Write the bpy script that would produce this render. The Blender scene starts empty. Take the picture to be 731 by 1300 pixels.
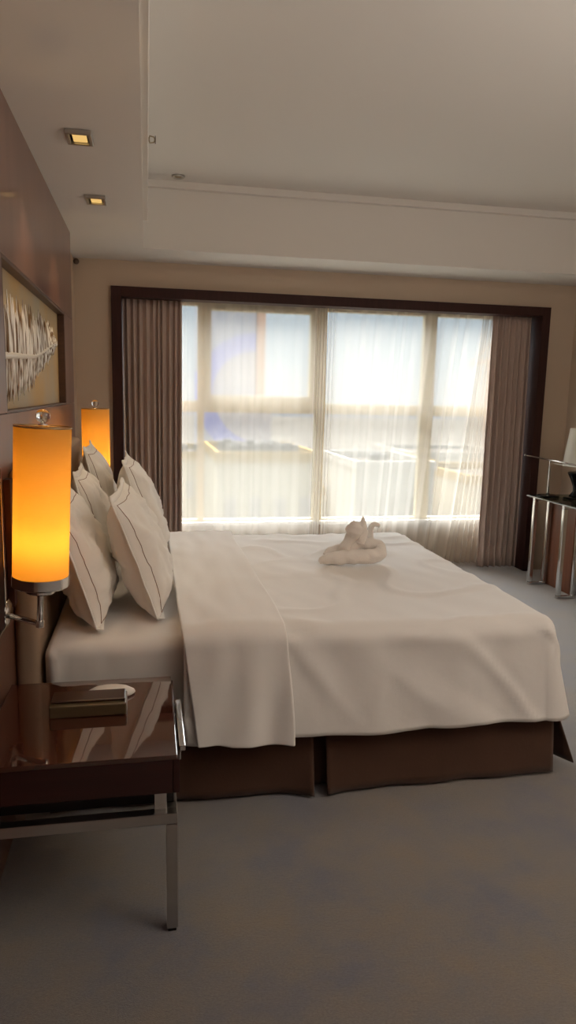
import bpy, bmesh, math, random
from mathutils import Vector, Matrix, noise

random.seed(7)
scene = bpy.context.scene
COL = scene.collection
PI = math.pi

# ------------------------------------------------------------------ materials
def srgb(r, g, b):
    def f(c):
        c /= 255.0
        return c / 12.92 if c <= 0.04045 else ((c + 0.055) / 1.055) ** 2.4
    return (f(r), f(g), f(b), 1.0)


class NT:
    """small wrapper round a node tree"""
    def __init__(self, mat):
        self.t = mat.node_tree
        self.n = self.t.nodes
        self.l = self.t.links

    def add(self, kind, **kw):
        nd = self.n.new(kind)
        for k, v in kw.items():
            if k in nd.inputs:
                nd.inputs[k].default_value = v
            else:
                setattr(nd, k, v)
        return nd

    def link(self, a, b):
        self.l.new(a, b)


def base_mat(name):
    m = bpy.data.materials.new(name)
    m.use_nodes = True
    m.node_tree.nodes.clear()
    t = NT(m)
    out = t.add('ShaderNodeOutputMaterial')
    return m, t, out


def pbr(name, color, rough=0.6, metal=0.0, spec=0.5, bump=0.0, bump_scale=60.0, var=0.0,
        var_scale=6.0, stretch=(1, 1, 1), coat=0.0, sheen=0.0, color2=None, detail=4.0, crease=0.0, crease_scale=5.0):
    m, t, out = base_mat(name)
    b = t.add('ShaderNodeBsdfPrincipled')
    b.inputs['Base Color'].default_value = color
    b.inputs['Roughness'].default_value = rough
    b.inputs['Metallic'].default_value = metal
    b.inputs['Specular IOR Level'].default_value = spec
    b.inputs['Coat Weight'].default_value = coat
    b.inputs['Coat Roughness'].default_value = 0.04
    b.inputs['Sheen Weight'].default_value = sheen
    t.link(b.outputs[0], out.inputs[0])
    if var > 0 or bump > 0 or color2:
        tc = t.add('ShaderNodeTexCoord')
        mp = t.add('ShaderNodeMapping')
        mp.inputs['Scale'].default_value = stretch
        t.link(tc.outputs['Object'], mp.inputs[0])
    if var > 0 or color2:
        nz = t.add('ShaderNodeTexNoise')
        nz.inputs['Scale'].default_value = var_scale
        nz.inputs['Detail'].default_value = detail
        t.link(mp.outputs[0], nz.inputs['Vector'])
        rp = t.add('ShaderNodeValToRGB')
        c2 = color2 or tuple(min(1, c * (1 + var)) for c in color[:3]) + (1,)
        c1 = color if color2 else tuple(c * (1 - var) for c in color[:3]) + (1,)
        rp.color_ramp.elements[0].color = c1
        rp.color_ramp.elements[0].position = 0.32
        rp.color_ramp.elements[1].color = c2
        rp.color_ramp.elements[1].position = 0.68
        t.link(nz.outputs['Fac'], rp.inputs[0])
        t.link(rp.outputs[0], b.inputs['Base Color'])
    if bump > 0:
        nb = t.add('ShaderNodeTexNoise')
        nb.inputs['Scale'].default_value = bump_scale
        nb.inputs['Detail'].default_value = 3.0
        t.link(mp.outputs[0], nb.inputs['Vector'])
        bp = t.add('ShaderNodeBump')
        bp.inputs['Strength'].default_value = bump
        bp.inputs['Distance'].default_value = 0.004
        t.link(nb.outputs['Fac'], bp.inputs['Height'])
        t.link(bp.outputs[0], b.inputs['Normal'])
        if crease > 0:
            nc = t.add('ShaderNodeTexNoise', noise_type='RIDGED_MULTIFRACTAL')
            nc.inputs['Scale'].default_value = crease_scale
            nc.inputs['Detail'].default_value = 4.0
            nc.inputs['Roughness'].default_value = 0.45
            nc.inputs['Distortion'].default_value = 0.6
            t.link(mp.outputs[0], nc.inputs['Vector'])
            b2 = t.add('ShaderNodeBump')
            b2.inputs['Strength'].default_value = crease
            b2.inputs['Distance'].default_value = 0.035
            t.link(nc.outputs['Fac'], b2.inputs['Height'])
            t.link(bp.outputs[0], b2.inputs['Normal'])
            t.link(b2.outputs[0], b.inputs['Normal'])
    return m


M = {}
M['ceiling'] = pbr('ceiling_paint', srgb(228, 224, 218), 0.9, spec=0.2, bump=0.05, bump_scale=120)
M['wall'] = pbr('wall_paint', srgb(204, 186, 166), 0.85, spec=0.2, bump=0.06, bump_scale=150)
M['white_paint'] = pbr('white_paint', srgb(228, 224, 216), 0.6)
M['panel_wood'] = pbr('panel_wood', srgb(118, 84, 72), 0.30, spec=0.5, var=0.12, var_scale=3.0,
                      stretch=(1, 3, 0.5), coat=0.25)
M['dark_wood'] = pbr('dark_wood', srgb(58, 33, 29), 0.55, spec=0.25, var=0.15, var_scale=8, stretch=(6, 6, 0.6))
M['recess_wood'] = pbr('recess_wood', srgb(74, 50, 38), 0.45, var=0.2, var_scale=10, stretch=(1, 0.7, 6))
M['night_wood'] = pbr('nightstand_wood', srgb(52, 24, 22), 0.25, var=0.1, var_scale=6, stretch=(0.6, 6, 6))
M['night_glass'] = pbr('nightstand_top_lacquer', srgb(70, 38, 28), 0.035, spec=0.8, coat=1.0,
                       var=0.15, var_scale=5, stretch=(8, 0.7, 1))
M['desk_wood'] = pbr('desk_wood', srgb(132, 82, 58), 0.35, var=0.15, var_scale=6, stretch=(6, 6, 0.6))
M['chrome'] = pbr('chrome', (0.72, 0.71, 0.69, 1), 0.12, metal=1.0)
M['steel'] = pbr('brushed_steel', (0.55, 0.53, 0.50, 1), 0.28, metal=1.0, bump=0.03, bump_scale=200)
M['brass'] = pbr('dull_brass', (0.45, 0.36, 0.24, 1), 0.35, metal=1.0)
M['black'] = pbr('black_lacquer', srgb(14, 13, 13), 0.25)
M['black_gap'] = pbr('black_base', srgb(18, 15, 14), 0.6)
M['linen'] = pbr('white_linen', srgb(232, 230, 228), 0.85, spec=0.2, bump=0.10, bump_scale=40, sheen=0.1, crease=0.35, crease_scale=2.6)
M['sheet'] = pbr('white_sheet', srgb(230, 227, 224), 0.85, spec=0.2, bump=0.08, bump_scale=30, sheen=0.1, crease=0.3, crease_scale=3.5)
M['pillow'] = pbr('pillow_cotton', srgb(238, 235, 230), 0.85, spec=0.2, bump=0.12, bump_scale=28, sheen=0.1, crease=0.4, crease_scale=4.0)
M['piping'] = pbr('brown_piping', srgb(138, 104, 88), 0.8)
M['towel'] = pbr('white_towelling', srgb(236, 230, 224), 0.95, spec=0.1, bump=0.5, bump_scale=160, sheen=0.3)
M['skirt'] = pbr('brown_skirt_cloth', srgb(82, 58, 46), 0.85, spec=0.2, bump=0.15, bump_scale=90, sheen=0.2,
                 var=0.08, var_scale=5)
M['headboard'] = pbr('beige_upholstery', srgb(160, 138, 118), 0.8, spec=0.25, bump=0.1, bump_scale=200)
M['curtain'] = pbr('mauve_curtain_cloth', srgb(196, 176, 164), 0.9, spec=0.15, bump=0.08, bump_scale=200,
                   sheen=0.2, var=0.05, var_scale=20, stretch=(8, 8, 0.3))
M['olive'] = pbr('olive_leather', srgb(92, 78, 56), 0.4, bump=0.15, bump_scale=150)
M['lid_brown'] = pbr('brown_lid', srgb(66, 44, 34), 0.3)
M['white_plastic'] = pbr('white_plastic', srgb(225, 220, 214), 0.4, bump=0.2, bump_scale=260)
M['cream_alu'] = pbr('cream_aluminium', srgb(236, 222, 190), 0.45)
M['sill'] = pbr('white_sill', srgb(240, 238, 234), 0.4)
M['lamp_white'] = pbr('white_lampshade', srgb(238, 236, 226), 0.8)
M['sensor'] = pbr('brown_sensor', srgb(92, 72, 58), 0.5)
M['rubber'] = pbr('dark_rubber', srgb(30, 28, 27), 0.7)

# carpet: grey with blue and tan flecks
m, t, out = base_mat('carpet')
b = t.add('ShaderNodeBsdfPrincipled')
b.inputs['Roughness'].default_value = 0.95
b.inputs['Specular IOR Level'].default_value = 0.15
b.inputs['Sheen Weight'].default_value = 0.9
b.inputs['Sheen Roughness'].default_value = 0.5
tc = t.add('ShaderNodeTexCoord')
n1 = t.add('ShaderNodeTexNoise'); n1.inputs['Scale'].default_value = 3.2; n1.inputs['Detail'].default_value = 6; n1.inputs['Roughness'].default_value = 0.65
n2 = t.add('ShaderNodeTexNoise'); n2.inputs['Scale'].default_value = 170; n2.inputs['Detail'].default_value = 4
n3 = t.add('ShaderNodeTexNoise'); n3.inputs['Scale'].default_value = 420; n3.inputs['Detail'].default_value = 2
for n_ in (n1, n2, n3):
    t.link(tc.outputs['Object'], n_.inputs['Vector'])
r1 = t.add('ShaderNodeValToRGB')
e = r1.color_ramp.elements
e[0].position = 0.36; e[0].color = srgb(104, 107, 122)
e[1].position = 0.66; e[1].color = srgb(128, 118, 108)
e2 = r1.color_ramp.elements.new(0.5); e2.color = srgb(118, 115, 116)
t.link(n1.outputs['Fac'], r1.inputs[0])
r2 = t.add('ShaderNodeValToRGB')
r2.color_ramp.elements[0].position = 0.3; r2.color_ramp.elements[0].color = (0.72, 0.72, 0.73, 1)
r2.color_ramp.elements[1].position = 0.7; r2.color_ramp.elements[1].color = (1.05, 1.04, 1.02, 1)
t.link(n2.outputs['Fac'], r2.inputs[0])
mx = t.add('ShaderNodeMix'); mx.data_type = 'RGBA'; mx.blend_type = 'MULTIPLY'
mx.inputs[0].default_value = 1.0
t.link(r1.outputs[0], mx.inputs[6]); t.link(r2.outputs[0], mx.inputs[7])
t.link(mx.outputs[2], b.inputs['Base Color'])
bp = t.add('ShaderNodeBump'); bp.inputs['Strength'].default_value = 0.45; bp.inputs['Distance'].default_value = 0.004
t.link(n3.outputs['Fac'], bp.inputs['Height']); t.link(bp.outputs[0], b.inputs['Normal'])
t.link(b.outputs[0], out.inputs[0])
M['carpet'] = m

# sheer voile: lets most of the view through, denser where a fold is seen edge-on
def sheer_mat(name, base, col, dense):
    m, t, out = base_mat(name)
    tr = t.add('ShaderNodeBsdfTransparent')
    tl = t.add('ShaderNodeBsdfTranslucent'); tl.inputs[0].default_value = col
    df = t.add('ShaderNodeBsdfDiffuse'); df.inputs[0].default_value = col
    cloth = t.add('ShaderNodeMixShader'); cloth.inputs[0].default_value = 0.35
    t.link(tl.outputs[0], cloth.inputs[1]); t.link(df.outputs[0], cloth.inputs[2])
    lw = t.add('ShaderNodeLayerWeight'); lw.inputs[0].default_value = 0.5
    mr = t.add('ShaderNodeMapRange')
    mr.inputs[1].default_value = 0.0; mr.inputs[2].default_value = 1.0
    mr.inputs[3].default_value = base; mr.inputs[4].default_value = dense
    t.link(lw.outputs['Facing'], mr.inputs[0])
    mix = t.add('ShaderNodeMixShader')
    t.link(mr.outputs[0], mix.inputs[0]); t.link(tr.outputs[0], mix.inputs[1]); t.link(cloth.outputs[0], mix.inputs[2])
    t.link(mix.outputs[0], out.inputs[0])
    return m
M['sheer'] = sheer_mat('sheer_voile', 0.30, srgb(238, 234, 226), 0.70)

# thin window glass
m, t, out = base_mat('window_glass')
tr = t.add('ShaderNodeBsdfTransparent'); tr.inputs[0].default_value = (0.97, 0.98, 0.98, 1)
gl = t.add('ShaderNodeBsdfGlossy'); gl.inputs['Roughness'].default_value = 0.02
mix = t.add('ShaderNodeMixShader'); mix.inputs[0].default_value = 0.05
t.link(tr.outputs[0], mix.inputs[1]); t.link(gl.outputs[0], mix.inputs[2]); t.link(mix.outputs[0], out.inputs[0])
M['glass'] = m
# greenish furniture glass
m, t, out = base_mat('desk_glass')
tr = t.add('ShaderNodeBsdfTransparent'); tr.inputs[0].default_value = (0.62, 0.70, 0.64, 1)
gl = t.add('ShaderNodeBsdfGlossy'); gl.inputs['Roughness'].default_value = 0.03
mix = t.add('ShaderNodeMixShader'); mix.inputs[0].default_value = 0.3
t.link(tr.outputs[0], mix.inputs[1]); t.link(gl.outputs[0], mix.inputs[2]); t.link(mix.outputs[0], out.inputs[0])
M['desk_glass'] = m
# crystal finial
m, t, out = base_mat('crystal')
g = t.add('ShaderNodeBsdfGlass'); g.inputs['Roughness'].default_value = 0.0; g.inputs['IOR'].default_value = 1.5
t.link(g.outputs[0], out.inputs[0])
M['crystal'] = m
# orange fabric lampshade, glowing from the bulb inside
m, t, out = base_mat('orange_shade')
tl = t.add('ShaderNodeBsdfTranslucent'); tl.inputs[0].default_value = (0.68, 0.345, 0.043, 1)
df = t.add('ShaderNodeBsdfDiffuse'); df.inputs[0].default_value = (0.90, 0.54, 0.18, 1)
tc = t.add('ShaderNodeTexCoord')
mp = t.add('ShaderNodeMapping'); mp.inputs['Scale'].default_value = (30, 30, 900)
nz = t.add('ShaderNodeTexNoise'); nz.inputs['Scale'].default_value = 1.0
t.link(tc.outputs['Object'], mp.inputs[0]); t.link(mp.outputs[0], nz.inputs['Vector'])
mr = t.add('ShaderNodeMapRange'); mr.inputs[3].default_value = 0.36; mr.inputs[4].default_value = 0.52
t.link(nz.outputs['Fac'], mr.inputs[0])
mix = t.add('ShaderNodeMixShader')
t.link(mr.outputs[0], mix.inputs[0]); t.link(tl.outputs[0], mix.inputs[1]); t.link(df.outputs[0], mix.inputs[2])
t.link(mix.outputs[0], out.inputs[0])
M['shade'] = m

def emit(name, col, s):
    m, t, out = base_mat(name)
    e = t.add('ShaderNodeEmission'); e.inputs[0].default_value = col; e.inputs[1].default_value = s
    t.link(e.outputs[0], out.inputs[0])
    return m
M['bulb'] = emit('warm_bulb', (1.0, 0.62, 0.22, 1), 1.0)
M['downbulb'] = emit('downlight_bulb', (1.0, 0.62, 0.20, 1), 0.75)

# artwork ground: gilded canvas
m, t, out = base_mat('gilded_canvas')
b = t.add('ShaderNodeBsdfPrincipled'); b.inputs['Roughness'].default_value = 0.55
tc = t.add('ShaderNodeTexCoord')
mp = t.add('ShaderNodeMapping'); mp.inputs['Scale'].default_value = (1, 4, 1)
n1 = t.add('ShaderNodeTexNoise'); n1.inputs['Scale'].default_value = 2.2; n1.inputs['Detail'].default_value = 8
n2 = t.add('ShaderNodeTexNoise'); n2.inputs['Scale'].default_value = 60; n2.inputs['Detail'].default_value = 2
t.link(tc.outputs['Object'], n1.inputs['Vector'])
t.link(tc.outputs['Object'], mp.inputs[0]); t.link(mp.outputs[0], n2.inputs['Vector'])
r1 = t.add('ShaderNodeValToRGB')
e = r1.color_ramp.elements
e[0].position = 0.35; e[0].color = srgb(172, 158, 130)
e[1].position = 0.68; e[1].color = srgb(190, 152, 86)
t.link(n1.outputs['Fac'], r1.inputs[0]); t.link(r1.outputs[0], b.inputs['Base Color'])
bp = t.add('ShaderNodeBump'); bp.inputs['Strength'].default_value = 0.4; bp.inputs['Distance'].default_value = 0.004
t.link(n2.outputs['Fac'], bp.inputs['Height']); t.link(bp.outputs[0], b.inputs['Normal'])
t.link(b.outputs[0], out.inputs[0])
M['canvas'] = m
M['silver'] = pbr('silver_relief', srgb(120, 92, 60), 0.35, metal=0.15, bump=0.4, bump_scale=50,
                  color2=srgb(246, 243, 238), var_scale=42, stretch=(0.3, 1, 0.10), detail=2.0)  # brown to white streaks paint in the barbs' shadows and highlights
for n_ in M['silver'].node_tree.nodes:
    if n_.type == 'VALTORGB':
        n_.color_ramp.elements[0].position = 0.40; n_.color_ramp.elements[1].position = 0.56
M['silver_quill'] = pbr('silver_quill', srgb(236, 232, 224), 0.35, metal=0.15, bump=0.3, bump_scale=60)

# ------------------------------------------------------------------ mesh helpers
def box(bm, x0, x1, y0, y1, z0, z1, bev=0.0, seg=2):
    vs = [bm.verts.new((x, y, z)) for x in (x0, x1) for y in (y0, y1) for z in (z0, z1)]
    idx = [(0, 1, 3, 2), (4, 6, 7, 5), (0, 4, 5, 1), (2, 3, 7, 6), (0, 2, 6, 4), (1, 5, 7, 3)]
    fs = [bm.faces.new([vs[i] for i in f]) for f in idx]
    if bev > 0:
        es = {e for f in fs for e in f.edges}
        bmesh.ops.bevel(bm, geom=list(es), offset=bev, segments=seg, profile=0.5, affect='EDGES')
    return bm


def bx(*a, bev=0.0, seg=2):
    return box(bmesh.new(), *a, bev=bev, seg=seg)


def catmull(pts, n):
    P = [Vector(p) for p in pts]
    P = [P[0] * 2 - P[1]] + P + [P[-1] * 2 - P[-2]]
    out = []
    for i in range(1, len(P) - 2):
        for k in range(n):
            u = k / n
            a, b_, c, d = P[i - 1], P[i], P[i + 1], P[i + 2]
            out.append(0.5 * ((2 * b_) + (c - a) * u + (2 * a - 5 * b_ + 4 * c - d) * u * u + (3 * b_ - a - 3 * c + d) * u ** 3))
    out.append(P[-2])
    return out


def tube(bm, pts, radii, seg=12, cap=True, squash=None, closed=False):
    """sweep a round section along the points"""
    P = [Vector(p) for p in pts]
    n = len(P)
    if not hasattr(radii, '__len__'):
        radii = [radii] * n
    rings = []
    up = Vector((0, 0, 1))
    prev_n = None
    for i in range(n):
        if closed:
            d = P[(i + 1) % n] - P[i - 1]
        else:
            d = P[min(i + 1, n - 1)] - P[max(i - 1, 0)]
        if d.length < 1e-9:
            d = Vector((0, 0, 1))
        d.normalize()
        if prev_n is None:
            nrm = up.cross(d)
            if nrm.length < 1e-3:
                nrm = Vector((1, 0, 0)).cross(d)
        else:
            nrm = prev_n - d * prev_n.dot(d)
        nrm.normalize()
        prev_n = nrm
        bn = d.cross(nrm)
        ring = []
        for k in range(seg):
            a = 2 * PI * k / seg
            ring.append(bm.verts.new(P[i] + (nrm * math.cos(a) + bn * math.sin(a)) * radii[i]))
        rings.append(ring)
    last = n if closed else n - 1
    for i in range(last):
        r0, r1 = rings[i], rings[(i + 1) % n]
        for k in range(seg):
            bm.faces.new((r0[k], r0[(k + 1) % seg], r1[(k + 1) % seg], r1[k]))
    if cap and not closed:
        bm.faces.new(list(reversed(rings[0])))
        bm.faces.new(rings[-1])
    return bm


def lathe(bm, prof, cx=0, cy=0, seg=40, closed_ends=True):
    rings = []
    for r, z in prof:
        rings.append([bm.verts.new((cx + r * math.cos(2 * PI * k / seg), cy + r * math.sin(2 * PI * k / seg), z)) for k in range(seg)])
    for a, b_ in zip(rings[:-1], rings[1:]):
        for k in range(seg):
            bm.faces.new((a[k], a[(k + 1) % seg], b_[(k + 1) % seg], b_[k]))
    if closed_ends:
        bm.faces.new(list(reversed(rings[0])))
        bm.faces.new(rings[-1])
    return bm


def grid(fn, nu, nv):
    bm = bmesh.new()
    V = [[bm.verts.new(fn(i / nu, j / nv)) for j in range(nv + 1)] for i in range(nu + 1)]
    for i in range(nu):
        for j in range(nv):
            bm.faces.new((V[i][j], V[i + 1][j], V[i + 1][j + 1], V[i][j + 1]))
    return bm


def obj(name, bm, mat, parent=None, smooth=False, loc=None, norm=True):
    if norm:
        bmesh.ops.recalc_face_normals(bm, faces=bm.faces)
    me = bpy.data.meshes.new(name)
    bm.to_mesh(me)
    bm.free()
    me.materials.append(M[mat] if isinstance(mat, str) else mat)
    if smooth:
        me.shade_smooth()
    o = bpy.data.objects.new(name, me)
    COL.objects.link(o)
    if parent is not None:
        o.parent = parent
    if loc is not None:
        o.location = loc
    return o


def autosmooth(o, ang=40):
    me = o.data
    me.shade_smooth()
    bm = bmesh.new(); bm.from_mesh(me)
    for e in bm.edges:
        if len(e.link_faces) == 2 and e.calc_face_angle(0) > math.radians(ang):
            e.smooth = False
    bm.to_mesh(me); bm.free()
    return o


def tag(o, label, cat, group=None, kind=None):
    o['label'] = label
    o['category'] = cat
    if group:
        o['group'] = group
    if kind:
        o['kind'] = kind
    return o


def thing(name, label, cat, loc=(0, 0, 0), group=None):
    o = bpy.data.objects.new(name, None)
    o.empty_display_size = 0.1
    COL.objects.link(o)
    o.location = loc
    return tag(o, label, cat, group)


def struct(name, bm, mat, label=None, parent=None, smooth=False):
    o = obj(name, bm, mat, parent, smooth)
    if parent is None:
        o['kind'] = 'structure'
        if label:
            o['label'] = label
            o['category'] = name.split('_')[0]
    return o


def solidify(o, th, off=-1.0):
    md = o.modifiers.new('thick', 'SOLIDIFY')
    md.thickness = th
    md.offset = off
    return o


def copy_tree(o, parent=None):
    c = o.copy()
    COL.objects.link(c)
    if parent is not None:
        c.parent = parent
        c.matrix_parent_inverse = o.matrix_parent_inverse.copy()
    for ch in [x for x in bpy.data.objects if x.parent == o]:
        copy_tree(ch, c)
    return c

# ------------------------------------------------------------------ camera (24 mm phone lens, tilted down a little)
CAMH = 1.45
cam = bpy.data.cameras.new('camera')
cam_o = bpy.data.objects.new('camera', cam)
COL.objects.link(cam_o)
F = 905.0
def vdir(x, y):
    return Vector((x - 365.5, y - 650.0, F)).normalized()
Yc = vdir(186, 497)
Xc = vdir(5000, 606); Xc = (Xc - Yc * Xc.dot(Yc)).normalized()
Zc = Xc.cross(Yc)
right = Vector((Xc.x, Yc.x, Zc.x)); down = Vector((Xc.y, Yc.y, Zc.y)); fwd = Vector((Xc.z, Yc.z, Zc.z))
mw = Matrix((right, -down, -fwd)).transposed().to_4x4()
mw.translation = Vector((0, 0, CAMH))
cam_o.matrix_world = mw
cam.sensor_width = 36.0
cam.lens = F / 1300.0 * 36.0
cam.clip_end = 3000
scene.camera = cam_o

# ------------------------------------------------------------------ room shell
XL, XR, YB, YF = -0.503, 3.474, -1.6, 5.5     # left wall, right wall, behind the camera, window wall
ZS, ZT = 2.379, 2.80                          # soffit and tray ceiling
struct('floor', bx(XL - 0.1, XR + 0.1, YB - 0.1, 5.95, -0.1, 0.0), 'carpet', 'mottled grey blue carpet over the bedroom floor')

bm = bmesh.new()
box(bm, XL - 0.1, -0.010, YB - 0.1, 5.0, ZS, ZT)                 # soffit over the bed head
box(bm, XL - 0.1, XR + 0.1, 5.0, 5.6, ZS, ZT)                    # soffit over the window
box(bm, -0.010, XR + 0.1, YB - 0.1, 5.0, ZT, ZT + 0.1)           # tray ceiling
struct('ceiling', bm, 'ceiling', 'cream ceiling with a raised tray and lowered soffit')
struct('trim_1', bx(-0.012, 0.016, YB, 4.25, ZS + 0.006, ZS + 0.05, bev=0.003), 'white_paint',
       'white lip along the left edge of the ceiling tray')
struct('trim_2', bx(-0.010, XR, 4.955, 4.998, ZT - 0.045, ZT, bev=0.004), 'ceiling',
       'cream cornice at the window end of the tray')

struct('wall_left', bx(XL - 0.1, XL, YB - 0.1, 5.6, 0, ZS), 'wall', 'beige plaster wall behind the bed panelling')
struct('wall_right', bx(XR, XR + 0.1, YB - 0.1, 5.6, 0, ZT), 'wall', 'beige plaster wall behind the glass desk')
struct('wall_rear', bx(XL, XR, YB - 0.1, YB, 0, ZT), 'dark_wood', 'dark wood wardrobe wall behind the viewer')

OX0, OX1, OZ = -0.245, 3.228, 2.195           # outer edge of the dark window surround
bm = bmesh.new()
box(bm, XL, OX0 + 0.02, YF, YF + 0.42, 0, ZS)
box(bm, OX1 - 0.02, XR, YF, YF + 0.42, 0, ZS)
box(bm, OX0 + 0.02, OX1 - 0.02, YF, YF + 0.42, OZ - 0.02, ZS)
struct('wall_front', bm, 'wall', 'beige plaster wall around the wide window')
struct('wall_sill', bx(OX0 + 0.02, OX1 - 0.02, 5.86, 5.94, 0, 0.365), 'wall', 'low beige wall under the window')

bm = bmesh.new()
w = 0.072
box(bm, OX0, OX0 + w, YF - 0.045, YF + 0.36, 0.0, OZ, bev=0.003)
box(bm, OX1 - w, OX1, YF - 0.045, YF + 0.36, 0.0, OZ, bev=0.003)
box(bm, OX0 + w, OX1 - w, YF - 0.045, YF + 0.10, OZ - w, OZ, bev=0.003)
box(bm, OX0 + w, OX1 - w, YF + 0.10, YF + 0.36, OZ - 0.03, OZ)
struct('trim_3', bm, 'dark_wood', 'dark brown timber surround of the window alcove')

# bed-head panelling, five boards round the picture recess
PX = -0.441
RY0, RY1, RZ0, RZ1 = 2.452, 4.215, 1.370, 1.868
PE = 4.655
g = 0.0015
struct('trim_4', bx(XL, PX, YB, PE, RZ1 + g, ZS, bev=0.0015), 'panel_wood', 'upper reddish brown wall panel above the artwork')
struct('trim_5', bx(XL, PX, YB, PE, 0.0, RZ0 - g, bev=0.0015), 'panel_wood', 'lower reddish brown wall panel behind the bed head')
struct('trim_6', bx(XL, PX, YB, RY0 - g, RZ0 + g, RZ1 - g, bev=0.0015), 'panel_wood', 'reddish brown wall panel left of the artwork')
struct('trim_7', bx(XL, PX, RY1 + g, PE, RZ0 + g, RZ1 - g, bev=0.0015), 'panel_wood', 'narrow reddish brown wall panel right of the artwork')

# small round sensor in the far corner
bm = bmesh.new()
lathe(bm, [(0.004, 0.0), (0.016, 0.003), (0.021, 0.012), (0.019, 0.024), (0.012, 0.032), (0.003, 0.035)], seg=20)
s = obj('wall_sensor', bm, 'sensor', smooth=True)
s.rotation_euler = (PI / 2, 0, 0)
s.location = (-0.482, 5.499, 2.352)
tag(s, 'tiny round brown sensor high in the corner beside the wall panel', 'sensor')

# ------------------------------------------------------------------ window
win = bpy.data.objects.new('window_1', None); COL.objects.link(win)
win['kind'] = 'structure'; win['label'] = 'wide cream framed window behind sheer curtains'; win['category'] = 'window'
WY0, WY1 = 5.862, 5.93
bm = bmesh.new()
WX0, WX1, WZ0, WZ1 = OX0 + w, OX1 - w, 0.365, 2.165
box(bm, WX0, WX1, WY0, WY1, WZ0, WZ0 + 0.045, bev=0.004)
box(bm, WX0, WX1, WY0, WY1, WZ1 - 0.035, WZ1, bev=0.004)
for a, b_ in ((WX0, WX0 + 0.05), (0.405, 0.455), (1.385, 1.465), (2.315, 2.425), (WX1 - 0.05, WX1)):
    box(bm, a, b_, WY0, WY1, WZ0 + 0.045, WZ1 - 0.035, bev=0.004)
box(bm, WX0 + 0.05, WX1 - 0.05, WY0 + 0.004, WY1 - 0.004, 1.295, 1.385, bev=0.004)
obj('window_frame', bm, 'cream_alu', win)
bm = bmesh.new()
for a in ((0.455, 0.51, 1.385, 2.13), (1.325, 1.385, 1.385, 2.13)):
    box(bm, a[0], a[1], WY0 - 0.02, WY1 - 0.01, a[2], a[3], bev=0.004)
box(bm, 0.51, 1.325, WY0 - 0.02, WY1 - 0.01, 1.385, 1.435, bev=0.004)
box(bm, 0.51, 1.325, WY0 - 0.02, WY1 - 0.01, 2.10, 2.13, bev=0.004)
obj('opening_sash', bm, 'cream_alu', win)
for a, b_ in ((WX0 + 0.05, 0.405), (0.455, 1.385), (1.465, 2.315), (2.425, WX1 - 0.05)):
    for z0, z1 in ((WZ0 + 0.045, 1.295), (1.385, WZ1 - 0.035)):
        obj('pane', bx(a, b_, WY0 + 0.03, WY0 + 0.036, z0, z1), 'glass', win)
obj('window_sill', bx(WX0, WX1, 5.80, 5.862, 0.365, 0.395, bev=0.005), 'sill', win)

# ------------------------------------------------------------------ curtains
def curtain_bm(segs, y0, zt, zb, seed, top_amp=0.5, nv=24, over=0.22, hem=0.0):
    """segs: (x_top0, x_top1, x_bottom0, x_bottom1, folds, depth)"""
    rnd = random.Random(seed)
    cols = []                                   # (x_top, x_bottom, y offset top, y offset bottom)
    for (a, b_, c, d, nf, amp) in segs:
        # folds of uneven width
        ws = [rnd.uniform(0.6, 1.4) for _ in range(nf)]
        tot = sum(ws); u = 0.0
        for wi in ws:
            am = amp * rnd.uniform(0.65, 1.25)
            sk = rnd.uniform(-0.25, 0.25)
            for k in range(12):
                p = k / 12.0
                uu = (u + p * wi) / tot
                s_ = math.sin(2 * PI * (p + sk * p * (1 - p)))
                s_ = math.copysign(abs(s_) ** 0.8, s_)
                sh = over * wi / tot * math.sin(4 * PI * p)
                cols.append((a + (b_ - a) * (uu + sh), c + (d - c) * (uu + sh), am * s_))
            u += wi
    cols.append((segs[-1][1], segs[-1][3], 0.0))
    bm = bmesh.new()
    V = []
    for i, (xt, xb, s_) in enumerate(cols):
        r = []
        for j in range(nv + 1):
            v = j / nv                           # 0 top, 1 bottom
            k = top_amp + (1 - top_amp) * min(1, v * 1.6)
            dx = 0.006 * noise.noise(Vector((xt * 9, v * 2.5, seed)))
            dy = 0.010 * noise.noise(Vector((xt * 5, v * 3.0, seed + 9)))
            z = zt + (zb - zt) * v
            if j == nv:
                z += hem * s_
            r.append(bm.verts.new((xt + (xb - xt) * v + dx * v, y0 + s_ * k + dy * v, z)))
        V.append(r)
    for i in range(len(cols) - 1):
        for j in range(nv):
            bm.faces.new((V[i][j], V[i + 1][j], V[i + 1][j + 1], V[i][j + 1]))
    return bm

o = obj('curtain', curtain_bm([(-0.165, 0.268, -0.150, 0.262, 10, 0.030)], 5.60, 2.155, 0.015, 3), 'curtain', smooth=True)
solidify(o, 0.004)
tag(o, 'mauve brown curtain gathered at the left end of the window', 'curtain', 'blackout curtains')
o = obj('curtain', curtain_bm([(2.80, 3.135, 2.80, 3.145, 7, 0.032)], 5.60, 2.155, 0.015, 11), 'curtain', smooth=True)
solidify(o, 0.004)
tag(o, 'mauve brown curtain gathered at the right end of the window by the desk', 'curtain', 'blackout curtains')
o = obj('sheer_curtain', curtain_bm([(0.24, 1.335, 0.24, 1.325, 8, 0.011), (1.335, 1.425, 1.325, 1.405, 4, 0.024)],
                                    5.715, 2.158, 0.02, 21, 0.8, 20, over=0.03), 'sheer', smooth=True)
tag(o, 'cream sheer voile drawn across the left half of the window', 'curtain', 'sheer curtains')
o = obj('sheer_curtain', curtain_bm([(1.44, 1.50, 1.42, 1.47, 2, 0.020), (1.50, 2.79, 1.47, 2.56, 11, 0.012),
                                     (2.79, 2.96, 2.56, 2.90, 7, 0.034)],
                                    5.735, 2.158, 0.02, 35, 0.8, 20, over=0.03), 'sheer', smooth=True)
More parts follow.
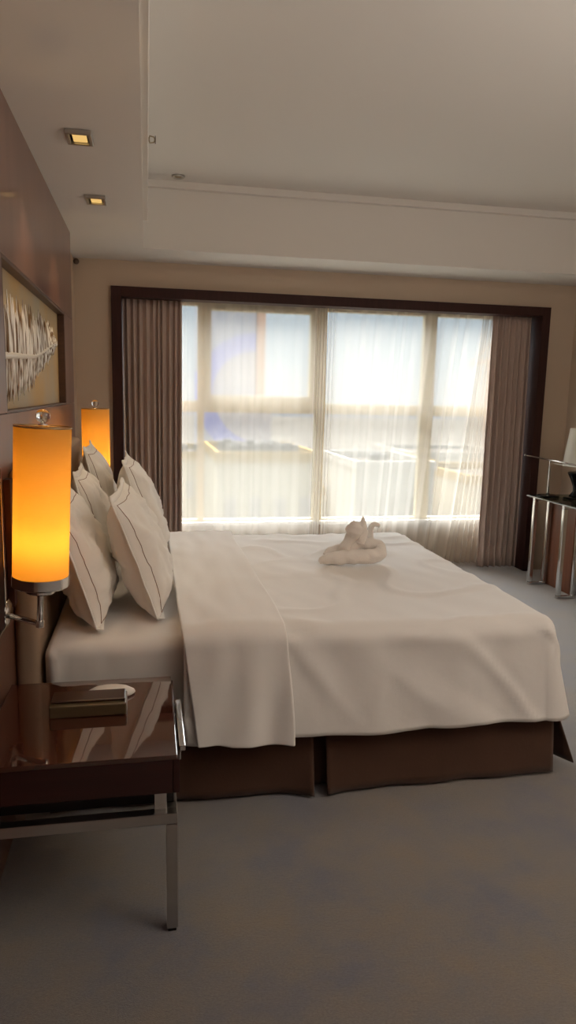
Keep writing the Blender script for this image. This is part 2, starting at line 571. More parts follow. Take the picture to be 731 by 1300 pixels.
tag(o, 'cream sheer voile drawn across the right half of the window', 'curtain', 'sheer curtains')

# ------------------------------------------------------------------ ceiling fittings
def downlight(x, y, label):
    t_ = thing('recessed_downlight', label, 'downlight', (x, y, ZS), 'square recessed downlights')
    bm = bmesh.new()
    hw, hy = 0.047, 0.066
    for (a, b_, c, d) in ((-hw, hw, -hy, -hy + 0.013), (-hw, hw, hy - 0.013, hy), (-hw, -hw + 0.013, -hy + 0.013, hy - 0.013), (hw - 0.013, hw, -hy + 0.013, hy - 0.013)):
        box(bm, a, b_, c, d, -0.016, 0.0, bev=0.002)
    obj('bezel', bm, 'steel', t_)
    bm = bmesh.new()
    a, b_ = hw - 0.014, hy - 0.014
    v = [bm.verts.new(p) for p in ((-a, -b_, -0.003), (a, -b_, -0.003), (a, b_, -0.003), (-a, b_, -0.003))]
    bm.faces.new(v)
    bmesh.ops.solidify(bm, geom=bm.faces[:], thickness=0.002)
    obj('reflector', bm, 'brass', t_)
    obj('bulb', bx(-0.024, 0.027, -0.040, 0.040, -0.011, -0.0045, bev=0.002), 'downbulb', t_)
    sp = bpy.data.lights.new('downlight_spot', 'SPOT'); sp.energy = 9.0; sp.color = (1.0, 0.72, 0.42)
    sp.spot_size = math.radians(86); sp.spot_blend = 0.7; sp.shadow_soft_size = 0.03
    so_ = bpy.data.objects.new('downlight_spot', sp); COL.objects.link(so_)
    so_.parent = t_; so_.location = (0, 0, -0.03)
    return t_
downlight(-0.235, 2.93, 'square steel downlight in the soffit, the nearer of the pair')
downlight(-0.235, 3.82, 'square steel downlight in the soffit, the one farther toward the window')

t_ = thing('ceiling_spotlight', 'small round brass spotlight in the tray ceiling near its window end', 'spotlight', (0.21, 4.84, ZT))
bm = bmesh.new(); lathe(bm, [(0.030, 0.0), (0.042, -0.002), (0.042, -0.010), (0.034, -0.014), (0.028, -0.006)], seg=32, closed_ends=False)
obj('rim', bm, 'steel', t_, smooth=True)
bm = bmesh.new(); lathe(bm, [(0.028, -0.004), (0.020, -0.010), (0.008, -0.012), (0.002, -0.0125)], seg=24)
obj('lens', bm, 'brass', t_, smooth=True)

t_ = thing('fire_sprinkler', 'small metal sprinkler head sticking out of the tray edge', 'sprinkler', (-0.01, 3.35, 2.522))
bm = bmesh.new()
tube(bm, [(0.0, 0, 0), (0.006, 0, 0)], 0.024, 20); obj('escutcheon', bm, 'sensor', t_)
bm = bmesh.new()
tube(bm, [(0.006, 0, 0), (0.030, 0, 0)], 0.009, 14)
tube(bm, [(0.030, 0, 0), (0.034, 0, 0.014), (0.052, 0, 0.011), (0.056, 0, 0)], 0.003, 8)
tube(bm, [(0.030, 0, 0), (0.034, 0, -0.014), (0.052, 0, -0.011), (0.056, 0, 0)], 0.003, 8)
obj('nozzle', bm, 'brass', t_, smooth=True)
bm = bmesh.new(); tube(bm, [(0.056, 0, 0), (0.059, 0, 0)], 0.016, 16); obj('deflector', bm, 'sensor', t_)

# ------------------------------------------------------------------ artwork in the recess
AX = -0.478
art = thing('relief_artwork', 'gilded wall panel with a silver feather in raised plaster, set in a dark recess', 'artwork', (0, 0, 0))
bm = bmesh.new()
box(bm, AX - 0.004, PX - 0.001, RY1 - 0.014, RY1, RZ0, RZ1)
box(bm, AX - 0.004, PX - 0.001, RY0, RY0 + 0.014, RZ0, RZ1)
box(bm, AX - 0.004, PX - 0.001, RY0 + 0.014, RY1 - 0.014, RZ1 - 0.012, RZ1)
box(bm, AX - 0.004, PX - 0.001, RY0 + 0.014, RY1 - 0.014, RZ0, RZ0 + 0.008)
obj('frame', bm, 'recess_wood', art)
obj('canvas', bx(AX - 0.012, AX, RY0 + 0.014, RY1 - 0.014, RZ0 + 0.008, RZ1 - 0.012), 'canvas', art)
# feather: a curved quill and ragged barbs
def spine(u):                                    # u 0..1 along the quill
    y = 2.50 + 1.60 * u
    z = 1.555 + 0.145 * max(0, u) ** 1.8 + 0.006 * math.sin(9 * u)
    return Vector((AX + 0.006, y, z))
bm = bmesh.new()
tube(bm, [spine(i / 30) for i in range(31)], [0.0135 * (1 - 0.65 * i / 30) for i in range(31)], 10)
obj('quill', bm, 'silver_quill', art, smooth=True)
rnd = random.Random(5)
for name, sgn in (('upper_barbs', 1), ('lower_barbs', -1)):
    bm = bmesh.new()
    nb_ = 76
    for i in range(nb_):
        u = i / (nb_ - 1.0)
        p = spine(u * 0.985 + 0.005)
        if sgn > 0:
            lean = 0.02 + 0.22 * u + 1.15 * max(0, (u - 0.62) / 0.38) ** 1.8
            L = 0.235 * (1 - 0.30 * u) * (1 - 0.62 * max(0, (u - 0.7) / 0.3)) * rnd.uniform(0.66, 1.05)
        else:
            lean = 0.20 + 0.30 * u + 0.85 * max(0, (u - 0.62) / 0.38) ** 1.6
            L = 0.185 * (0.72 + 0.28 * math.sin(PI * min(1, u * 1.5 + 0.1))) * (1 - 0.45 * u) * rnd.uniform(0.7, 1.08)
        d = Vector((0, math.sin(lean), sgn * math.cos(lean)))
        if p.z + d.z * L > RZ1 - 0.035:
            L = (RZ1 - 0.035 - p.z) / d.z
        bow = Vector((0, 0.012 * rnd.uniform(-1, 1), 0))
        dep = rnd.uniform(-0.001, 0.004)
        pts = [p + d * 0.006 + Vector((dep, 0, 0))]
        for k in (0.35, 0.7, 1.0):
            pts.append(p + d * L * k + bow * k * k + Vector((dep - 0.005 * k, 0, 0)))
        ww = rnd.uniform(0.0035, 0.0072)
        tube(bm, pts, [ww * 0.7, ww, ww * 0.9, ww * 0.15], 6)
    obj(name, bm, 'silver', art)

# ------------------------------------------------------------------ headboard, wall plates
hb = thing('headboard', 'beige upholstered headboard on the wall behind the white pillows', 'headboard', (0, 0, 0))
def pad(y0, y1):
    bm = bx(PX + 0.001, -0.362, y0, y1, 0.02, 1.195, bev=0.028, seg=5)
    return bm
e3 = (4.115 - 2.40) / 3
for k in range(3):
    autosmooth(obj('pad', pad(2.40 + e3 * k + 0.001, 2.40 + e3 * (k + 1) - 0.001), 'headboard', hb), 50)

t_ = thing('switch_panel', 'dark wall panel with a thin chrome edge beside the bedside lamp', 'panel', (PX, 0, 0))
obj('plate', bx(0.0005, 0.010, 1.80, 2.225, 0.735, 1.21, bev=0.001), 'dark_wood', t_)
bm = bmesh.new()
box(bm, 0.0005, 0.014, 2.226, 2.236, 0.725, 1.22, bev=0.002)
box(bm, 0.0005, 0.014, 1.80, 2.226, 1.211, 1.22, bev=0.002)
box(bm, 0.0005, 0.014, 1.80, 2.226, 0.725, 0.734, bev=0.002)
obj('edge_trim', bm, 'chrome', t_)
tag(obj('wall_block', bx(PX + 0.0005, PX + 0.022, 2.325, 2.375, 0.76, 1.17, bev=0.003), 'dark_wood'),
    'narrow upright dark wood strip on the wall behind the bedside lamp', 'panel')

# ------------------------------------------------------------------ wall lamps
def wall_lamp(x, y, label, plate_dy):
    """origin on the shade axis at the arm"""
    L = thing('wall_lamp', label, 'lamp', (x, y, 0.745), 'bedside wall lamps')
    R_, z0, z1 = 0.081, 0.150, 0.600
    # base cup, arm and plate
    bm = bmesh.new()
    lathe(bm, [(0.010, 0.098), (0.040, 0.098), (0.043, 0.101), (0.043, 0.113), (0.046, 0.116), (0.078, 0.118), (0.083, 0.122), (0.083, 0.152), (0.0795, 0.154), (0.0795, 0.130), (0.012, 0.126)], seg=48)
    autosmooth(obj('collar', bm, 'chrome', L), 35)
    bm = bmesh.new()
    px_ = PX - x + 0.022
    tube(bm, [(0, 0, 0.100), (0, 0, 0.010), (-0.004, 0.004 if plate_dy else 0, 0.0)], 0.0095, 16)
    tube(bm, [(0, 0, 0.0), (px_, plate_dy, 0.002)], 0.0095, 16)
    lathe(bm, [(0.004, -0.013), (0.012, -0.010), (0.0125, 0.010), (0.004, 0.013)], seg=16)
    autosmooth(obj('arm', bm, 'chrome', L), 35)
    bm = bmesh.new()
    pts = []
    tube(bm, [(PX - x + 0.001, plate_dy, 0.012), (PX - x + 0.012, plate_dy, 0.012), (PX - x + 0.020, plate_dy, 0.012)], [0.046, 0.044, 0.030], 32)
    autosmooth(obj('wall_plate', bm, 'chrome', L), 35)
    # shade
    bm = bmesh.new()
    lathe(bm, [(R_ - 0.0015, z0), (R_, z0), (R_, z1), (R_ - 0.0015, z1)], seg=64, closed_ends=False)
    for f in bm.faces: pass
    autosmooth(obj('lamp_shade', bm, 'shade', L, norm=False), 35)
    bm = bmesh.new()
    for zz in (z1 - 0.003,):
        tube(bm, [(R_ * math.cos(2 * PI * k / 48), R_ * math.sin(2 * PI * k / 48), zz) for k in range(48)], 0.0022, 8, closed=True)
    for k in range(3):
        a = 2 * PI * k / 3 + 0.4
        tube(bm, [(0, 0, z1 - 0.004), (R_ * math.cos(a), R_ * math.sin(a), z1 - 0.004)], 0.002, 6)
    tube(bm, [(0, 0, z0 + 0.36), (0, 0, z1 + 0.004)], 0.0028, 8)
    obj('shade_carrier', bm, 'brass', L, smooth=True)
    bm = bmesh.new()
    lathe(bm, [(0.004, z1 - 0.002), (0.014, z1), (0.014, z1 + 0.004), (0.006, z1 + 0.007), (0.006, z1 + 0.009)], seg=24)
    fin = obj('finial', bm, 'chrome', L, smooth=True)
    bm = bmesh.new()
    bmesh.ops.create_uvsphere(bm, u_segments=24, v_segments=14, radius=0.021)
    bmesh.ops.translate(bm, verts=bm.verts, vec=(0, 0, z1 + 0.028))
    obj('crystal_ball', bm, 'crystal', fin, smooth=True)
    bm = bmesh.new()
    lathe(bm, [(0.012, z0 - 0.02), (0.012, z0 + 0.035), (0.006, z0 + 0.045)], seg=20)
    lathe(bm, [(0.008, z0 + 0.045), (0.016, z0 + 0.06), (0.016, z0 + 0.34), (0.012, z0 + 0.355), (0.004, z0 + 0.36)], seg=24)
    obj('bulb', bm, 'bulb', L, smooth=True)
    for zz, fr in ((0.110, 0.72), (0.22, 0.15), (0.33, 0.13)):     # upper points added to carry the glow up the shade
        li = bpy.data.lights.new('lamp_light', 'POINT')
        li.energy = LAMP_W * fr
        li.color = (1.0, 0.66, 0.30)
        li.shadow_soft_size = 0.022
        lo = bpy.data.objects.new('lamp_light', li); COL.objects.link(lo)
        lo.parent = L; lo.location = (0, 0, z0 + zz)
    return L
LAMP_W = 10.0
near = wall_lamp(-0.325, 2.19, 'lit orange cylinder wall lamp nearer the viewer, over the nightstand', 0.07)
near.rotation_euler = (0, math.radians(2.6), 0)
wall_lamp(-0.300, 4.42, 'lit orange cylinder wall lamp on the far side of the bed, behind the pillows', 0.0)

# ------------------------------------------------------------------ bed
bed = thing('bed', 'king size bed with white mattress and brown pleated valance', 'bed', (0, 0, 0))
BX0, BX1, BY0, BY1 = -0.350, 1.520, 2.400, 4.090
obj('bed_base', bx(BX0 + 0.02, BX1 - 0.02, BY0 + 0.03, BY1 - 0.03, 0.03, 0.30, bev=0.01), 'black_gap', bed)
def mattress_fn():
    bm = bx(BX0, BX1, BY0, BY1, 0.305, 0.596, bev=0.05, seg=5)
    bmesh.ops.subdivide_edges(bm, edges=[e for e in bm.edges if e.calc_length() > 0.2], cuts=40, use_grid_fill=True)
    for v in bm.verts:
        p = v.co
        # sheet pulled round the head corner in tucks
        kx = max(0, 1 - (p.x - BX0) / 0.25) * max(0, 1 - (p.y - BY0) / 0.12)
        tuck = math.sin(p.x * 55 + p.z * 70) * 0.010 * kx
        n_ = noise.noise(p * 7) * 0.004
        v.co += Vector((0, -tuck - n_, n_ if p.z > 0.5 else 0))
    return bm
obj('mattress', mattress_fn(), 'sheet', bed, smooth=True)

def skirt_panel(p0, p1, outward, zt=0.30, zb=0.012, flare=0.02, curl0=0.0, curl1=0.0, seed=0, wave=0.006, n=60):
    p0 = Vector(p0); p1 = Vector(p1); out = Vector(outward)
    dirv = (p1 - p0).normalized()
    def fn(u, v):
        p = p0 + (p1 - p0) * u
        wv = wave * (noise.noise(Vector((u * 6 + seed, 0, seed))) + 0.5 * math.sin(u * 21 + seed)) * v
        # ends of a panel swing outward
        c = curl0 * max(0, 1 - u / 0.16) ** 2 + curl1 * max(0, (u - 0.84) / 0.16) ** 2
        q = p + out * (flare * v + wv + c * v)
        q = q + dirv * (0.0)
        z = zt + (zb - zt) * v + 0.006 * noise.noise(Vector((u * 4, seed, 3))) * v
        return (q.x, q.y, z)
    return grid(fn, n, 10)
sk = obj('valance', skirt_panel((-0.34, 2.385, 0), (0.585, 2.385, 0), (0, -1, 0), flare=0.015, curl1=0.05, seed=1, wave=0.012), 'skirt', bed, smooth=True)
solidify(sk, 0.006)
sk = obj('valance', skirt_panel((0.632, 2.385, 0), (1.552, 2.385, 0), (0, -1, 0), flare=0.035, curl0=0.03, seed=4), 'skirt', bed, smooth=True)
solidify(sk, 0.006)
sk = obj('valance_pleat', skirt_panel((0.56, 2.405, 0), (0.66, 2.405, 0), (0, -1, 0), flare=0.0, seed=2, n=8), 'skirt', bed, smooth=True)
solidify(sk, 0.005)
sk = obj('valance', skirt_panel((1.560, 2.400, 0), (1.560, 4.10, 0), (1, 0, 0), flare=0.02, curl0=0.10, curl1=0.06, seed=6), 'skirt', bed, smooth=True)
solidify(sk, 0.006)
sk = obj('valance', skirt_panel((1.552, 4.105, 0), (-0.34, 4.105, 0), (0, 1, 0), flare=0.02, seed=8), 'skirt', bed, smooth=True)
solidify(sk, 0.006)

# ------------------------------------------------------------------ duvet
def prof(r, R):
    """arc length past the edge -> (outward, drop)"""
    if r <= 0:
        return 0.0, 0.0
    q = R * PI / 2
    if r < q:
        a = r / R
        return R * math.sin(a), R * (1 - math.cos(a))
    return R, R + (r - q)

def drape(x0, x_edge, ynear, yfar, ztop, R, Lnear, Lfoot, lift=0.0, seed=0.0, foot=True, nx=110, ny=170, wr=1.0, xbend=None):
    """cloth over the bed; near and far sides hang, the foot too when foot is True"""
    W = (yfar - ynear)
    T0 = W / 2 - R                                # half width of the flat part
    ymid = (ynear + yfar) / 2
    S0 = x_edge - R - x0
    Ltot = S0 + (Lfoot if foot else R * 0)
    def fn(u, v):
        s = u * (S0 + Lfoot) if foot else u * (x_edge - x0)
        tt = (v - 0.5) * 2
        # denser sampling is not needed at the middle
        t_ = tt * (T0 + Lnear)
        a = max(0.0, s - S0) if foot else 0.0
        b_ = max(0.0, abs(t_) - T0)
        sg = 1 if t_ > 0 else -1
        xx = x0 + min(s, S0) if foot else x0 + s
        yy = ymid + sg * min(abs(t_), T0)
        r = max(a, b_)
        if r > 0:
            if a > 0 and b_ > 0:
                th = (PI / 4) * (b_ / a) if a > b_ else PI / 2 - (PI / 4) * (a / b_)
            else:
                th = 0.0 if a > 0 else PI / 2
            o_, d_ = prof(r, R)
            fl = 0.045 * max(0, d_ - 0.08) / 0.3      # the cloth stands off towards its hem
            corner = math.sin(2 * th)
            o_ += fl * (1 + 0.7 * corner)
            # soft hanging folds
            ph = xx * 7.5 if th > 0.8 else yy * 7.5
            o_ += wr * 0.012 * noise.noise(Vector((ph, d_ * 1.5, seed))) * min(1, d_ / 0.12)
            xx += o_ * math.cos(th)
            yy += sg * o_ * math.sin(th)
            zz = ztop - d_
            zz += wr * 0.010 * noise.noise(Vector((xx * 3, yy * 3, seed + 5))) * min(1, d_ / 0.2)
        else:
            zz = ztop
        p = Vector((xx, yy, 0))
        k = 1.0 if r <= 0 else max(0.25, 1 - r / 0.15)
        zz += wr * k * (0.011 * noise.noise(p * 2.3 + Vector((seed, 0, 0)))
                        + 0.0045 * noise.noise(Vector((p.x * 9 + p.y * 4, p.y * 3 - p.x * 2, seed))))
        # ridged creases
        rg = 1 - abs(noise.noise(Vector((p.x * 3.2 - p.y * 1.4, p.y * 3.4 + p.x * 1.1, seed + 2))))
        zz += wr * k * 0.010 * max(0, rg - 0.80) / 0.2
        if r > 0.06:
            rg2 = 1 - abs(noise.noise(Vector((xx * 4.0 + zz * 3.2, yy * 4.0, zz * 2.2 + seed))))
            bump_ = wr * 0.011 * max(0, rg2 - 0.78) / 0.22
            if a > b_: xx += bump_
            else: yy += sg * bump_
        # soft dip where the mattress gives near the edge
        return (xx, yy, zz + lift)
    return grid(fn, nx, ny)

duv = thing('duvet', 'white duvet spread over the bed with its head end turned back', 'duvet', (0, 0, 0))
dv = obj('cover', drape(0.115, 1.548, 2.345, 4.130, 0.636, 0.075, 0.425, 0.425, seed=1.7), 'linen', duv, smooth=True)
solidify(dv, 0.012, -1)
# the turned back band: a thicker second layer with a rolled edge
def band_fn():
    x0, x1 = 0.108, 0.474
    ynear, yfar, R, L = 2.322, 4.152, 0.082, 0.448
    T0 = (yfar - ynear) / 2 - R
    ymid = (ynear + yfar) / 2
    def surf(u, v, off):
        s = u
        t_ = (v - 0.5) * 2 * (T0 + L)
        b_ = max(0.0, abs(t_) - T0); sg = 1 if t_ > 0 else -1
        o_, d_ = prof(b_, R)
        o_ += 0.060 * max(0, d_ - 0.08) / 0.3
        edge = 0.010 * noise.noise(Vector((t_ * 2.5, 3, 1)))
        # near side: the head edge swings toward the foot as it hangs
        swing = 0.05 * (d_ / 0.4) if sg < 0 else 0.0
        xx = x0 + swing + (x1 + edge + 0.02 * min(1, d_ / .35) - x0 - swing) * s
        ph = xx * 11 + t_ * 0.4
        o_ += 0.016 * noise.noise(Vector((ph, d_ * 1.2, 8.1))) * min(1, d_ / 0.1)
        o_ += 0.010 * math.sin(xx * 38 + d_ * 5) * min(1, d_ / 0.3) * (0.4 + s)
        yy = ymid + sg * (min(abs(t_), T0) + o_)
        zz = 0.658 - d_ + 0.010 * noise.noise(Vector((xx * 4, t_ * 2.0, 4))) + 0.012 * math.sin(xx * 9) * min(1, d_ / 0.25) * (d_ / .4)
        zz += 0.006 * noise.noise(Vector((xx * 14, t_ * 4.0, 6)))
        return Vector((xx, yy, zz))
    return grid(lambda u, v: surf(u, v, 0), 44, 170)
bd = obj('turned_back_band', band_fn(), 'linen', duv, smooth=True)
solidify(bd, 0.020, -1)
md = bd.modifiers.new('round', 'BEVEL'); md.width = 0.008; md.segments = 3; md.limit_method = 'ANGLE'; md.angle_limit = 1.0

# ------------------------------------------------------------------ pillows
def pillow(label, cx, cy, zbase, width, height, thick, lean, yaw=0.0, roll=0.0, seed=0.0, bend=0.0):
    """stands on its long edge; width along y, leans back by 'lean' degrees"""
    T = thing('pillow', label, 'pillow', (cx, cy, zbase), 'white pillows at the bed head')
    T.rotation_euler = (math.radians(roll), math.radians(-lean), math.radians(yaw))
    NU, NV = 44, 36
    pin = 0.075
    def outline(u, v):
        y = width / 2 * u * (1 - pin * (1 - v * v) * u * u)
        z = height / 2 * v * (1 - pin * (1 - u * u) * v * v)
        return y, z
    def face(sgn):
        def fn(a, b_):
            u = math.sin((a - 0.5) * PI) * 0.9999; v = math.sin((b_ - 0.5) * PI) * 0.9999
            y, z = outline(u, v)
            th = thick / 2 * ((1 - abs(u) ** 2.8) ** 0.50) * ((1 - abs(v) ** 2.6) ** 0.50)
            # filling sags toward the lower half
            th *= 1.0 - 0.20 * v
            w_ = max(abs(u), abs(v))
            wr = 0.024 * (1 - abs(noise.noise(Vector((u * 1.6 + seed, v * 1.6, seed * 2 + sgn)))) * 2.2) * (1 - w_ ** 6)
            wr += 0.012 * noise.noise(Vector((u * 5 + seed, v * 4, sgn + seed)))* (1 - w_ ** 8)
            rd_ = 1 - abs(noise.noise(Vector((u * 3.2 + v * 1.5 + seed * 3, v * 3.6 - u, sgn * 2 + seed))))
            wr += 0.016 * max(0, rd_ - 0.72) / 0.28 * (1 - w_ ** 8)
            pk = 0.014 * math.sin((u * 9 + v * 7) + seed) * (abs(u * v)) * (1 - w_ ** 8)
            x = sgn * max(0.0, th + (wr + pk) * (0.3 + th / thick)) + bend * (u * u - 0.4)
            return (x, y, z + height / 2)
        return fn
    bm = bmesh.new()
    for sgn in (-1, 1):
        g_ = grid(face(sgn), NU, NV)
        me_ = bpy.data.meshes.new('tmp'); g_.to_mesh(me_); g_.free(); bm.from_mesh(me_); bpy.data.meshes.remove(me_)
    bmesh.ops.remove_doubles(bm, verts=bm.verts, dist=0.0012)
    body = obj('cushion', bm, 'pillow', T, smooth=True)
    # flat flange round the seam
    ring = []
    for k in range(4):
        for i in range(20):
            q = -1 + 2 * i / 20.0
            ring.append(((q, -1), (1, q), (-q, 1), (-1, -q))[k])
    fl = 0.026
    bm = bmesh.new()
    inner, outer = [], []
    for i, (u, v) in enumerate(ring):
        y, z = outline(u, v)
        dy = fl * (1 if u >= 0.999 else -1 if u <= -0.999 else u * 0.4)
        dz = fl * (1 if v >= 0.999 else -1 if v <= -0.999 else v * 0.4)
        if abs(u) > 0.999 and abs(v) > 0.999:
            dy *= 0.55; dz *= 0.55
        xw = 0.010 * noise.noise(Vector((u * 2.3 + seed, v * 2.3, 4 + seed))) + bend * (u * u - 0.4)
        # the lower flange folds up under the pillow
        zz = z + dz + height / 2
        xo = xw
        if v <= -0.999:
            zz = height / 2 + z + 0.004; xo = xw + 0.024
        inner.append(bm.verts.new((bend * (u * u - 0.4), y * 0.97, (z) * 0.97 + height / 2)))
        outer.append(bm.verts.new((xo, y + dy, max(zz, 0.004))))
    n = len(ring)
    for i in range(n):
        bm.faces.new((inner[i], inner[(i + 1) % n], outer[(i + 1) % n], outer[i]))
    fo = obj('flange', bm, 'pillow', T, smooth=True)
    solidify(fo, 0.005, 0)
    # thin brown piping set just inside the seam, on the front and the near end
    bm = bmesh.new()
    pts = []
    for (u, v) in ring:
        uu = u * 0.93; vv = v * 0.93
        y, z = outline(u, v)
        a = math.asin(max(-1, min(1, uu))) / PI + 0.5; b2 = math.asin(max(-1, min(1, vv))) / PI + 0.5
        q = face(1)(a, b2)
        pts.append((q[0] + 0.0008, q[1], q[2]))
    tube(bm, pts, 0.0013, 6, closed=True)
    obj('piping', bm, 'piping', T, smooth=True)
    return T

ZM = 0.604
pillow('white pillow in the back row, nearest the viewer, beside the near lamp', -0.173, 2.785, ZM, 0.54, 0.47, 0.132, 18, yaw=-1, seed=1.3)
pillow('white pillow in the middle of the back row against the headboard', -0.172, 3.325, ZM, 0.42, 0.50, 0.140, 15.5, seed=2.6)
pillow('white pillow in the back row, farthest from the viewer, in front of the far lamp', -0.168, 3.85, ZM, 0.50, 0.57, 0.135, 13.5, seed=4.2)
pillow('white pillow with brown piping leaning at the front of the near side', 0.046, 2.93, ZM, 0.64, 0.475, 0.150, 20, yaw=-2, seed=6.5)
pillow('white pillow leaning at the front of the far side, toward the window', 0.048, 3.70, ZM, 0.62, 0.53, 0.150, 17, seed=8.9)

# ------------------------------------------------------------------ towel animal on the bed
tw = thing('towel_animal', 'white towel folded into an animal, lying on the duvet', 'towel', (0.965, 3.27, 0.648))
def soft_tube(pts, rad, n=8, seg=18, wob=0.12, seed=0.0, flat=1.0):
    P = catmull(pts, n)
    Rr = []
    m_ = len(rad) - 1
    for i in range(len(P)):
        q = i / (len(P) - 1) * m_; k = min(int(q), m_ - 1)
        Rr.append(rad[k] + (rad[k + 1] - rad[k]) * (q - k))
    bm = bmesh.new()
    tube(bm, P, Rr, seg)
    for v in bm.verts:
        nv = noise.noise(v.co * 30 + Vector((seed, 0, 0)))
        # find axis point
        j = min(range(len(P)), key=lambda t__: (P[t__] - v.co).length_squared)
        v.co += (v.co - P[j]) * wob * nv
        v.co.z = max(v.co.z, 0.002)
    return bm
S = 1 / 262.0
def tp(px, py, dy=0.0):
    return ((px - 445) * S, dy, (714 - py) * S)
obj('body', soft_tube([tp(403, 711, -.03), tp(409, 708, -.03), tp(424, 705.5, -.035), tp(445, 704, -.04), tp(466, 704.5, -.04), tp(481, 702, -.03),
                       tp(483, 694.5, 0.0), tp(472, 691, .012), tp(457, 691.5, .02), tp(446, 697, .01), tp(440, 703, 0.0)],
                      [0.010, 0.024, 0.032, 0.036, 0.037, 0.034, 0.032, 0.031, 0.030, 0.026, 0.02], seed=1, wob=0.2), 'towel', tw, smooth=True)
obj('paws', soft_tube([tp(414, 706, .045), tp(422, 702, .05), tp(434, 700, .05), tp(452, 702, .05)], [0.010, 0.022, 0.028, 0.03], seed=3, wob=0.2), 'towel', tw, smooth=True)
obj('neck', soft_tube([tp(437, 704, .01), tp(440, 694, .01), tp(445, 684, .01), tp(451, 675, .01)], [0.034, 0.030, 0.030, 0.034], seed=4, wob=0.2), 'towel', tw, smooth=True)
bm = soft_tube([tp(447, 682, .005), tp(449, 675, .005), tp(451, 668, .005), tp(453, 661, .008)], [0.026, 0.040, 0.041, 0.014], n=8, seed=6, wob=0.3)
hd = obj('head', bm, 'towel', tw, smooth=True)
obj('ear', soft_tube([tp(459, 690, .015), tp(460.5, 678, .015), tp(461, 668, .015), tp(461.8, 661, .018), tp(462, 655, .02)], [0.032, 0.028, 0.024, 0.011, 0.002], seed=8, wob=0.25), 'towel', hd, smooth=True)
obj('tail', soft_tube([tp(476, 692, .05), tp(475.5, 680, .05), tp(476.5, 670, .05), tp(481, 667, .05), tp(487, 669, .05)], [0.016, 0.015, 0.014, 0.012, 0.008], seed=9), 'towel', tw, smooth=True)

# ------------------------------------------------------------------ nightstand
NX0, NX1, NY0, NY1 = -0.432, 0.070, 1.752, 2.285
ns = thing('nightstand', 'dark glossy nightstand on a chrome frame beside the bed', 'nightstand', (0, 0, 0))
obj('top', bx(NX0, NX1, NY0, NY1, 0.502, 0.516, bev=0.002), 'night_glass', ns)
obj('drawer_body', bx(NX0, NX1 - 0.012, NY0 + 0.002, NY1, 0.408, 0.5018, bev=0.002), 'night_wood', ns)
dr = obj('drawer_front', bx(NX1 - 0.0115, NX1 + 0.006, NY0 + 0.002, NY1, 0.408, 0.5018, bev=0.002), 'night_wood', ns)
bm = bmesh.new()
box(bm, NX1 + 0.0062, NX1 + 0.024, NY0 + 0.045, NY1 - 0.19, 0.502, 0.518, bev=0.003)
box(bm, NX1 + 0.0062, NX1 + 0.012, NY0 + 0.045, NY1 - 0.19, 0.478, 0.502, bev=0.002)
obj('handle', bm, 'chrome', dr)
for (x, y) in ((NX1 - 0.044, NY0 + 0.030), (NX1 - 0.044, NY1 - 0.030), (NX0 + 0.03, NY0 + 0.030), (NX0 + 0.03, NY1 - 0.030)):
    obj('spacer', bx(x - 0.016, x + 0.016, y - 0.016, y + 0.016, 0.3515, 0.4078, bev=0.001), 'chrome', ns)
obj('plinth', bx(NX0 + 0.02, NX1 - 0.008, NY0 + 0.055, NY1 - 0.055, 0.352, 0.4076, bev=0.001), 'black_gap', ns)
LW = 0.030
bm = bmesh.new()
box(bm, NX0, NX1, NY0, NY0 + LW, 0.321, 0.351, bev=0.0015)
box(bm, NX0, NX1, NY1 - LW, NY1, 0.321, 0.351, bev=0.0015)
box(bm, NX0, NX0 + LW, NY0 + LW, NY1 - LW, 0.321, 0.351, bev=0.0015)
box(bm, NX1 - LW, NX1, NY0 + LW, NY1 - LW, 0.321, 0.351, bev=0.0015)
obj('rail_frame', bm, 'steel', ns)
for (x, y) in ((NX0, NY0), (NX0, NY1 - LW), (NX1 - LW, NY0), (NX1 - LW, NY1 - LW)):
    lg = obj('leg', bx(x, x + LW, y, y + LW, 0.010, 0.3208, bev=0.0015), 'steel', ns)
    obj('foot', bx(x + 0.004, x + LW - 0.004, y + 0.004, y + LW - 0.004, 0.0, 0.010), 'rubber', lg)

t_ = thing('leather_box', 'small olive leather box with brown lid on the nightstand', 'box', (0, 0, 0.516))
obj('body', bx(-0.283, -0.066, 2.012, 2.105, 0.0, 0.036, bev=0.004), 'olive', t_)
obj('lid', bx(-0.279, -0.070, 2.030, 2.103, 0.0362, 0.044, bev=0.003), 'lid_brown', t_)
# white rounded pad behind it
bm = bmesh.new()
lathe(bm, [(0.010, 0.0), (0.062, 0.0), (0.068, 0.005), (0.066, 0.010), (0.050, 0.020), (0.024, 0.026), (0.004, 0.027)], seg=40)
for v in bm.verts:
    v.co.x *= 1.1; v.co.y *= 0.62
dsh = obj('soap_dish', bm, 'white_plastic', smooth=True, loc=(-0.118, 2.165, 0.5165))
dsh.name = 'oval_pad'
tag(dsh, 'white rounded oval item on the nightstand, half hidden by the leather box', 'pad')

